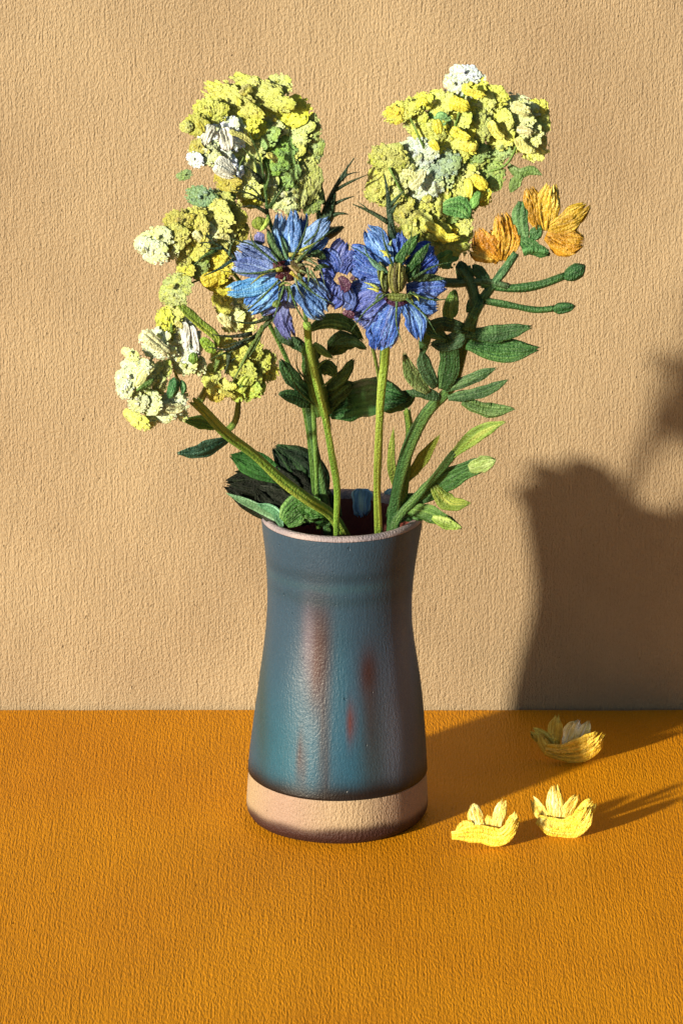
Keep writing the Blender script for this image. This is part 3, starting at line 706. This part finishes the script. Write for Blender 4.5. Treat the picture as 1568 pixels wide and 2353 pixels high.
b3 = thing('blue_flower', 'violet blue flower half hidden between the other two blue flowers', 'flower', foot_of(800, 1190, 20), GB)
FB3 = F_B - 18
dabs('petal', 4, [([(800, 520), (760, 430), (690, 400)], 120, '5065bd', (FB3 + 6, FB3), '8088cc'), ([(830, 500), (820, 400), (870, 300)], 110, '6668b8', (FB3 + 6, FB3), '9a90c8'), ([(850, 520), (880, 440), (960, 400)], 100, '5f68b8', (FB3 + 6, FB3)),
                  ([(790, 560), (740, 600), (700, 640)], 110, '5c66bc', (FB3 + 6, FB3), '8f8ccc'), ([(820, 590), (790, 680), (770, 750)], 110, '5560b6', (FB3 + 6, FB3), '8a86c8'), ([(850, 600), (880, 680), (840, 760)], 110, '54609f', (FB3 + 6, FB3)),
                  ([(800, 540), (740, 510), (690, 500)], 90, '5c64b5', (FB3 + 6, FB3))], FB3, b3)
dabs('flower_eye', 4, [([(830, 540), (870, 600), (850, 650)], 60, '4a1c40', FB3 + 26), ([(850, 770), (900, 785), (930, 810)], 40, '55203f', FB3 + 22), ([(900, 560), (930, 540)], 26, '4a1c40', FB3 + 26)], 0, b3, 'petal', thick=.04)
dab('stem', 0, [(812, 640), (868, 860), (868, 1190)], 11, '6a7a38', (FB3 - 40, 30), b3, 'stem')

# ================================================================== feathery sprigs
dabs('frond', 4, [([(470, 430), (380, 270), (300, 130)], 19, '3f5c34', (F_B + 40, F_B + 26)), ([(430, 460), (250, 330), (110, 290)], 19, '48663c', (F_B + 40, F_B + 26)), ([(420, 500), (230, 520), (50, 500)], 17, '48663c', (F_B + 40, F_B + 26)),
                  ([(440, 560), (300, 700), (160, 820)], 18, '4f6a3c', (F_B + 40, F_B + 26)), ([(520, 430), (600, 260), (640, 90)], 18, '3f5c34', (F_B + 40, F_B + 26)), ([(560, 440), (700, 300), (840, 200)], 19, '3a5832', (F_B + 40, F_B + 26)),
                  ([(560, 560), (680, 660), (800, 720)], 17, '5a7a48', (F_B + 40, F_B + 26)), ([(500, 600), (560, 760), (640, 880)], 19, '4a6a38', (F_B + 40, F_B + 26)), ([(470, 600), (420, 760), (380, 880)], 17, '4a6a38', (F_B + 40, F_B + 26)),
                  ([(330, 380), (260, 300), (250, 220)], 17, '3f5c34', (F_B + 40, F_B + 26)), ([(600, 330), (690, 240), (700, 150)], 17, '3f5c34', (F_B + 40, F_B + 26))], 0, b1, 'thin')
dabs('frond', 4, [([(1180, 480), (1120, 320), (1100, 180)], 18, '3f5c34', (FB2 + 44, FB2 + 26)), ([(1150, 520), (1000, 400), (880, 330)], 18, '4f7a58', (FB2 + 44, FB2 + 26)), ([(1290, 560), (1450, 470), (1580, 440)], 20, '3f6032', (FB2 + 44, FB2 + 26)),
                  ([(1280, 640), (1430, 690), (1570, 680)], 18, '3f6032', (FB2 + 44, FB2 + 26)), ([(1260, 680), (1390, 800), (1460, 920)], 19, '48683a', (FB2 + 44, FB2 + 26)), ([(1130, 660), (1000, 760), (900, 900)], 18, '46663c', (FB2 + 44, FB2 + 26)),
                  ([(1200, 700), (1200, 860), (1240, 980)], 17, '5a7a48', (FB2 + 44, FB2 + 26)), ([(1230, 460), (1290, 300), (1300, 190)], 18, '345c2c', (FB2 + 44, FB2 + 26))], 0, b2, 'thin')

GF = 'dark feathery sprigs among the flowers'
def sprig(label, base, k, stems, fronds, f):
    t_ = thing('feathery_sprig', label, 'sprig', base, GF)
    dabs('stem', k, stems, f, t_, 'thin')
    dabs('frond', k, fronds, f, t_, 'thin')
    return t_
F_F = 640
sprig('dark curving sprig with needle fronds standing above the pale blue flower', at(*fr(1, 1060, 1000), F_F), 1,
      [([(1130, 1180), (1050, 960), (1035, 800), (1000, 600), (930, 430)], 30, '4f7035', F_F)],
      [([(1010, 760), (960, 690), (890, 635)], 34, '25331f', F_F + 6), ([(1030, 870), (950, 790), (850, 740)], 14, '34462a', F_F + 4), ([(1030, 880), (920, 820), (800, 800)], 16, '34462a', F_F + 4),
       ([(1050, 950), (960, 905), (860, 915)], 30, '28381f', F_F + 8), ([(1060, 920), (1120, 830), (1185, 740)], 26, '4a6532', F_F + 4), ([(1035, 800), (1060, 700), (1040, 620)], 20, '5a7a38', F_F + 4),
       ([(1000, 620), (920, 560), (880, 520)], 14, '6a8040', F_F + 3), ([(1030, 760), (990, 700), (960, 560)], 16, '3f5a2c', F_F + 5), ([(1050, 920), (1090, 860), (1100, 800)], 20, '3f5c2e', F_F + 5), ([(900, 580), (870, 640), (865, 700)], 12, '7a9040', F_F + 4)], F_F)
sprig('small bluish sprig at the left edge of the pale blue flower', at(*fr(1, 830, 1260), F_F), 1,
      [([(880, 1290), (790, 1200), (700, 1145), (600, 1145)], 26, '2c4636', F_F)],
      [([(720, 1190), (640, 1230), (570, 1290)], 30, '56763c', F_F + 4), ([(830, 1250), (740, 1310), (635, 1360)], 26, '2f5048', F_F + 6), ([(710, 1150), (670, 1100), (640, 1060)], 12, '3f5a3c', F_F + 4),
       ([(800, 1230), (810, 1170), (830, 1130)], 16, '4a6640', F_F + 4), ([(760, 1180), (700, 1180), (650, 1180)], 20, '3a5a48', F_F + 5)], F_F)
sprig('dark spidery sprig hanging over the lime florets at lower left', at(*fr(3, 1320, 350), F_F), 3,
      [([(1350, 330), (1270, 430), (1130, 560), (960, 660)], 44, '4f6535', F_F)],
      [([(1330, 350), (1160, 410), (1010, 390)], 36, '3c5233', F_F + 6), ([(1170, 490), (1010, 515), (845, 500)], 38, '2c3d2c', F_F + 8), ([(1100, 560), (970, 620), (815, 598)], 36, '2c4232', F_F + 8), ([(970, 640), (890, 670), (820, 705)], 20, '56703c', F_F + 4),
       ([(985, 650), (975, 730), (945, 820)], 40, '364a2c', F_F + 6), ([(990, 720), (1030, 690), (1065, 680)], 22, '3a4f30', F_F + 6), ([(1260, 430), (1150, 620), (1000, 900)], 46, '71883c', F_F + 2), ([(1240, 480), (1180, 620), (1110, 720)], 32, '5f7a3c', F_F + 3), ([(1180, 520), (1060, 560), (940, 590)], 26, '34482e', F_F + 7)], F_F)
sprig('dark forked sprig rising in the gap between the two yellow sprays', at(742, 520, 530), 0,
      [([(730, 560), (748, 480), (775, 420), (815, 360)], 17, '2c4632', 530)],
      [([(765, 440), (800, 420), (846, 400)], 9, '33492f', 534), ([(785, 415), (795, 395), (798, 375)], 8, '33492f', 534), ([(765, 470), (790, 458), (815, 450)], 9, '2f4630', 534), ([(745, 470), (735, 420), (714, 368)], 9, '4a5f35', 534),
       ([(750, 500), (780, 490), (800, 492)], 14, '3a5535', 534), ([(740, 520), (760, 480), (770, 440)], 34, '34502f', 530), ([(735, 540), (770, 530), (790, 520)], 40, '30492c', 528), ([(770, 430), (800, 400), (825, 395)], 8, '2c4632', 536), ([(745, 540), (730, 480), (728, 430)], 18, '4a6638', 526)], 530)
sprig('upright dark sprig directly above the deep blue flower', at(*fr(2, 262, 1080), F_F - 10), 2,
      [([(275, 1100), (258, 950), (245, 820), (222, 690)], 56, '33503a', F_F - 10)],
      [([(255, 890), (300, 840), (350, 790)], 30, '3c5a38', F_F - 6), ([(250, 990), (150, 930), (25, 875)], 34, '3c4f33', F_F - 6), ([(140, 930), (100, 890), (60, 860)], 14, '4a5a3a', F_F - 6), ([(270, 930), (290, 890), (330, 860)], 24, '35523a', F_F - 4)], F_F - 10)

# ================================================================== branch with orange flowers, buds and leaves
F_O = 340
br = thing('flowering_branch', 'leafy branch at right with two orange flowers and two round green buds', 'branch', foot_of(905, 1190, 30))
dabs('stem', 0, [([(900, 1250), (902, 1195), (915, 1110), (945, 1010), (985, 940), (1035, 890), (1060, 810), (1085, 730), (1110, 680)], 34, '3a5f33', (30, F_O), '6a8a48'),
                 ([(1105, 690), (1135, 650), (1165, 610), (1185, 580)], 26, '36623a', (F_O, F_O + 20), '5a8050'),
                 ([(1200, 580), (1215, 575), (1260, 580)], 22, '3f6a35', (F_O, F_O + 10)),
                 ([(1075, 760), (1090, 700), (1075, 640), (1055, 610)], 34, '365a32', (F_O, F_O)),
                 ([(990, 645), (1040, 650), (1110, 648), (1170, 660)], 26, '45603a', (F_O + 10, F_O)),
                 ([(1105, 650), (1170, 662), (1235, 655), (1300, 632)], 26, '33602f', (F_O + 5, F_O + 20), '5a8048'),
                 ([(1110, 690), (1175, 702), (1240, 712), (1275, 708)], 20, '33602f', (F_O + 5, F_O + 20), '5a8048')], 0, br, 'stem', thick=.35)
dabs('bud', 2, [([(1310, 1330), (1390, 1290), (1450, 1250)], 100, '2b5c30', F_O + 20, '4f8048'), ([(1240, 1520), (1320, 1510), (1390, 1500)], 72, '2f6232', F_O + 20, '4f8048')], 0, br, 'blob')
dabs('leaf', 2, [([(1060, 860), (1050, 980), (1090, 1130)], 90, '3f6a38', F_O + 18, '6a9058'), ([(1050, 1090), (1140, 1150), (1240, 1190)], 80, '3c6a35', F_O + 16, '658c50'), ([(1120, 1090), (1150, 1050), (1170, 1000)], 70, '3f6a38', F_O + 14),
                 ([(640, 1568), (640, 1470), (650, 1390)], 70, '6f9a3f', F_O + 10, 'a3b860'), ([(760, 1330), (700, 1280), (680, 1220)], 90, '44683a', F_O + 6), ([(860, 1370), (800, 1290), (760, 1240)], 70, '3a5f33', F_O + 4), ([(790, 1420), (770, 1480), (720, 1540)], 70, '3f6a35', F_O + 4)], 0, br, 'leaf')
dabs('leaf', 0, [([(1060, 765), (1120, 768), (1225, 750)], 34, '335a2e', (F_O, F_O + 30), '5a8048'), ([(1070, 790), (1160, 805), (1242, 800)], 48, '3a6a32', (F_O, F_O + 30), '5f8a45'), ([(1080, 760), (1010, 745), (955, 775)], 30, '36582f', (F_O, F_O + 30)), ([(1070, 770), (1020, 790), (985, 790)], 36, '3a5a38', (F_O, F_O + 20))], 0, br, 'leaf')
dabs('leaf', 5, [([(1080, 330), (1230, 270), (1385, 205)], 60, '33552e', (F_O - 20, F_O + 20), '6a8a55'), ([(1100, 380), (1320, 335), (1455, 265)], 62, '34562f', (F_O - 30, F_O + 10), '5a7a48'), ([(1180, 400), (1350, 450), (1490, 440)], 74, '56763c', (F_O - 30, F_O + 10), '86a060'),
                 ([(1070, 330), (1110, 180), (1090, 10)], 110, '33582f', (F_O - 20, F_O + 10), '567a45'), ([(1030, 320), (965, 190), (945, 90)], 76, '3a5a38', (F_O - 20, F_O + 20)), ([(990, 350), (890, 240), (845, 110)], 78, '6a8248', (F_O - 20, F_O + 30), 'a3ad70'),
                 ([(1060, 380), (960, 350), (870, 340)], 60, '3a5a33', (F_O - 30, F_O))], 0, br, 'leaf')
dabs('leaf', 4, [([(1330, 800), (1420, 880), (1540, 950)], 90, '3c6034', (F_O - 10, F_O), '648a4c'), ([(1560, 640), (1530, 760), (1560, 900)], 60, '6a9540', (F_O, F_O), 'a0b860'), ([(1440, 870), (1380, 960), (1370, 1060)], 60, '3c6034', (F_O - 10, F_O))], 0, br, 'leaf')
FO1 = F_O + 40
o1 = [([(930, 1220), (840, 1130), (790, 1020)], 130, 'c07c1c', (FO1 + 10, FO1), 'e0aa3c'), ([(940, 1220), (960, 1080), (930, 920)], 130, 'cf9222', (FO1 + 12, FO1), 'e8b848'), ([(960, 1210), (870, 1080), (850, 1040)], 110, 'c8801a', (FO1 + 20, FO1 + 6), 'e2a83a'), ([(970, 1200), (1010, 1110), (1000, 1000)], 70, 'c98a20', (FO1 + 10, FO1), 'e5b548'), ([(900, 1210), (800, 1180), (740, 1150)], 80, 'd09a2a', (FO1 + 6, FO1), 'e8c050')]
o2 = [([(1170, 1040), (1140, 900), (1095, 760)], 100, 'b8841f', (FO1 + 14, FO1), 'e0b040'), ([(1210, 1040), (1215, 900), (1240, 745)], 124, 'dcae34', (FO1 + 20, FO1 + 6), 'f2d878'), ([(1230, 1050), (1360, 960), (1475, 870)], 96, 'b8901f', (FO1 + 8, FO1), 'd8b545'), ([(1210, 1060), (1330, 1110), (1450, 1110)], 130, 'bb8218', (FO1 + 16, FO1 + 4), 'd8a83c'), ([(1220, 1030), (1330, 1010), (1420, 970)], 110, 'b3851e', (FO1 + 10, FO1), 'cfa83a'), ([(1230, 1090), (1290, 1150), (1350, 1170)], 70, 'bd8420', (FO1 + 6, FO1))]
dabs('petal', 2, o1 + o2, FO1, br, thick=.10, bright=1.5)

# ================================================================== leafy stems
GL = 'leafy green stems in the vase'
ls = thing('leafy_stem', 'dark leafy stem with blunt side leaves left of centre under the pale blue flower', 'stem', foot_of(745, 1195, 10), GL)
dabs('stem', 5, [([(412, 1220), (405, 1080), (370, 850), (325, 620), (300, 430), (290, 250), (270, 40)], 62, '33532d', (10, 200), '5a7a40'), ([(390, 480), (340, 300), (300, 60)], 120, '44652c', (150, 230), '7f9a45')], 0, ls, 'stem', thick=.25)
dabs('leaf', 5, [([(300, 360), (210, 270), (130, 150)], 80, '2d5030', (160, 220), '4f7a48'), ([(310, 420), (220, 375), (120, 350)], 74, '2d5330', (150, 200), '4f7a45'), ([(400, 330), (490, 260), (560, 150)], 66, '3a5a2d', (170, 200), '5f8040'), ([(390, 420), (470, 340), (560, 290)], 110, '34542b', (150, 180), '5a7a40'),
                 ([(330, 60), (380, 110), (440, 150)], 40, '6a9040', (240, 250), '9ab860'), ([(290, 60), (275, 100), (268, 140)], 30, '6a9a45', (250, 250)), ([(420, 120), (480, 60), (600, 60)], 110, '466430', (170, 190), '6f8a48'), ([(300, 120), (220, 60), (130, 40)], 60, '3a5a33', (170, 190)), ([(350, 200), (420, 210), (450, 260)], 80, '4f6f30', (190, 200), '7f9a48')], 0, ls, 'leaf')
dabs('leaf', 4, [([(640, 880), (740, 830), (860, 840), (990, 960)], 90, '45682f', (230, 260), '7a9a4c'), ([(800, 980), (900, 960), (1010, 1010)], 60, '3f6230', (230, 250)), ([(420, 860), (470, 930), (540, 1000)], 70, '33552e', (220, 240)), ([(700, 1000), (640, 1080), (600, 1180)], 80, '4a6e32', (200, 180), '7a9a4c')], 0, ls, 'leaf')
dabs('frond', 5, [([(330, 420), (230, 320), (180, 200)], 12, '4a6a38', (190, 230)), ([(360, 330), (450, 240), (470, 120)], 13, '5a8040', (210, 240)), ([(320, 240), (400, 160), (470, 150)], 12, '6a9040', (230, 250)), ([(310, 300), (230, 200), (240, 80)], 12, '4a6a38', (210, 240))], 0, ls, 'thin')
ls2 = thing('leafy_stem', 'stem with one broad dark green leaf spread behind the two flower stalks', 'stem', foot_of(790, 1190, -30), GL)
dabs('stem', 5, [([(480, 1060), (430, 700), (410, 470)], 26, '3a5a30', (-30, 90)), ([(400, 475), (440, 440), (520, 340)], 24, '4a6f38', (90, 100))], 0, ls2, 'stem')
dabs('leaf', 5, [([(410, 460), (560, 390), (690, 370), (880, 390)], 200, '30602e', (90, 120), '4f8044'), ([(520, 400), (650, 320), (800, 300)], 110, '2d5a2b', (95, 110)), ([(700, 420), (820, 400), (920, 340)], 100, '335c2f', (92, 108))], 0, ls2, 'leaf')
ls3 = thing('leafy_stem', 'lime stem with narrow leaves fanning right over the vase rim', 'stem', foot_of(915, 1195, 60), GL)
dabs('stem', 5, [([(790, 1230), (800, 1090), (840, 950), (860, 760), (880, 580), (860, 430)], 66, '5c8036', (50, 130), '94a648'), ([(780, 1230), (800, 1090), (900, 970), (1010, 850), (1140, 690)], 62, '3f6030', (60, 140), '6a8a48')], 0, ls3, 'stem', thick=.3)
dabs('leaf', 5, [([(820, 960), (775, 760), (790, 540)], 44, '82963f', (60, 120), 'aab35a'), ([(860, 860), (960, 720), (1060, 580)], 60, '828f36', (70, 130), 'b0b050'), ([(1120, 710), (1280, 580), (1440, 510)], 74, '7f9a40', (140, 180), 'b5bd62'), ([(900, 980), (1080, 860), (1240, 780), (1375, 735)], 110, '38602f', (80, 170), '5f8a48'),
                 ([(1220, 785), (1300, 760), (1380, 735)], 84, '96ad5c', (172, 186), 'c0cc88'), ([(1010, 880), (1110, 985), (1235, 990)], 84, '73882f', (110, 160), 'a5a848'), ([(830, 1010), (980, 1040), (1100, 1090), (1190, 1130)], 80, '4a7030', (80, 150), '7a9a48'), ([(1010, 1065), (1090, 1100), (1185, 1130)], 60, '86a23f', (152, 168), 'bccb70'), ([(760, 1080), (860, 1000), (960, 940)], 120, '37602e', (60, 90), '5a8045'), ([(930, 1060), (850, 1010), (800, 930)], 110, '33582c', (10, -20), '4f7840'), ([(960, 1075), (900, 1020), (860, 960)], 80, '3f6a34', (70, 50), '6a9450')], 0, ls3, 'leaf')
ls4 = thing('leafy_stem', 'clump of near black leaves with pale green edges over the left of the rim', 'foliage', foot_of(725, 1195, 30), GL)
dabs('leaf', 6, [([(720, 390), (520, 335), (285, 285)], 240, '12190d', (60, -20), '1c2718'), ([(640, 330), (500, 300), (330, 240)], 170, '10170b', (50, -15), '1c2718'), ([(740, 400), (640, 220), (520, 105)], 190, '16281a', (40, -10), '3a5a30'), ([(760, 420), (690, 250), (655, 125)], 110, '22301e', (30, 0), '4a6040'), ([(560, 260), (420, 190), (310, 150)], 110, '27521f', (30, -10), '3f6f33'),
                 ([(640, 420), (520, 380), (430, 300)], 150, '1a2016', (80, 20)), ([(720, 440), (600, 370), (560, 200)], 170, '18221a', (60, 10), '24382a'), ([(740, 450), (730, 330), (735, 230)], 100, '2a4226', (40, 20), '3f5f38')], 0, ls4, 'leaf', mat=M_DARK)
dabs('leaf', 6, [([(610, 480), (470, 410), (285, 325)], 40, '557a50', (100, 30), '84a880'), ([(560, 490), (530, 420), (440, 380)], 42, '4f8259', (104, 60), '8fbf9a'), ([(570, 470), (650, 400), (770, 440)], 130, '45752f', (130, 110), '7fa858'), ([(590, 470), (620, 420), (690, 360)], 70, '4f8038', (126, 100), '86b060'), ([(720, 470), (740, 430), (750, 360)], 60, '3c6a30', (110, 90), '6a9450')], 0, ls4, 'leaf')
dabs('leaf', 6, [([(800, 470), (720, 420), (640, 400)], 90, '3c6230', (70, 60), '6f9a50'), ([(790, 440), (770, 360), (760, 280)], 60, '2c4a28', (20, 0), '4a6a40')], 0, ls4, 'leaf')
dab('stem', 6, [(760, 470), (700, 400), (620, 330)], 30, '31522c', (20, 60), ls4, 'stem')

# pale blue reflections inside the vase mouth, painted as bright strokes
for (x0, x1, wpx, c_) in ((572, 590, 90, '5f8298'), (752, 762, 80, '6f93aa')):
    dab('painted_reflection', 5, [(x0 + 35, 900), (x0 + 32, 1000), (x1 + 20, 1070)], wpx, c_, -146, vase, 'stroke', mat=M_GLAZE, col2='8fb0c0', thick=.02, bright=4)

# ================================================================== fallen yellow flowers on the table
GY = 'fallen yellow flowers on the table'
def fallen(label, px, py, rows):
    by = on_table(*fr(8, px, py))
    t_ = thing('fallen_flower', label, 'flower', by, GY)
    for r in rows:
        dab('petal', 8, r[0], r[1], r[2], (r[3], r[4]), t_, 'petal', col2=r[5], base=by[1], thick=.13, curl=.05, bright=2.1)
fallen('fallen yellow flower nearest the vase, lying in its shadow', 400, 985,
       [([(170, 940), (340, 930), (470, 950), (575, 820)], 96, 'e0b02a', 30, 30, 'f2c650'), ([(360, 930), (320, 840), (285, 745)], 76, 'e0b850', 10, 0, 'f8eca0'), ([(430, 930), (455, 830), (485, 715)], 66, 'e2c05a', 12, 4, 'f8eeb0'), ([(500, 930), (535, 860), (560, 790)], 56, 'dcb038', 14, 10, 'f0d468'), ([(390, 930), (400, 860), (400, 810)], 50, 'dfb040', 6, 0, 'f4d870'), ([(200, 930), (260, 880), (330, 890)], 60, 'e2b43c', 20, 10, 'f6d860')])
fallen('yellow fallen flower at the front edge of the shadow, the right of two in front', 830, 920,
       [([(690, 840), (790, 890), (920, 880), (1010, 760)], 110, 'deb430', 30, 30, 'efc858'), ([(760, 870), (700, 790), (650, 705)], 66, 'dcb444', 10, 0, 'f4e080'), ([(800, 880), (795, 760), (785, 625)], 86, 'e2bc4c', 14, 4, 'f8ea98'), ([(840, 870), (880, 780), (935, 690)], 60, 'dcb040', 10, 0, 'f2dc78'), ([(900, 870), (970, 800), (1030, 720)], 84, 'd8b034', 16, 10, 'e4c458'), ([(720, 830), (740, 870), (790, 900)], 60, 'e0c050', 34, 34, 'f4e48a')])
fallen('yellow fallen flower farthest back, in the shadow close to the wall', 850, 475,
       [([(735, 420), (850, 440), (980, 410), (1085, 300)], 116, 'e0ae2c', 30, 30, 'efbc4c'), ([(800, 430), (730, 360), (650, 300)], 80, 'c8a434', 10, 0, 'e4cc58'), ([(800, 420), (795, 300), (808, 195)], 70, 'ccA432', 10, 0, 'e8d060'), ([(860, 420), (890, 320), (940, 235)], 80, 'e6cc80', 16, 8, 'faf0c8'), ([(910, 420), (960, 330), (1000, 240)], 64, 'e6d08a', 14, 6, 'faf2d0'), ([(700, 330), (750, 420), (830, 465)], 60, 'd0a838', 24, 30, 'e8cc58')])
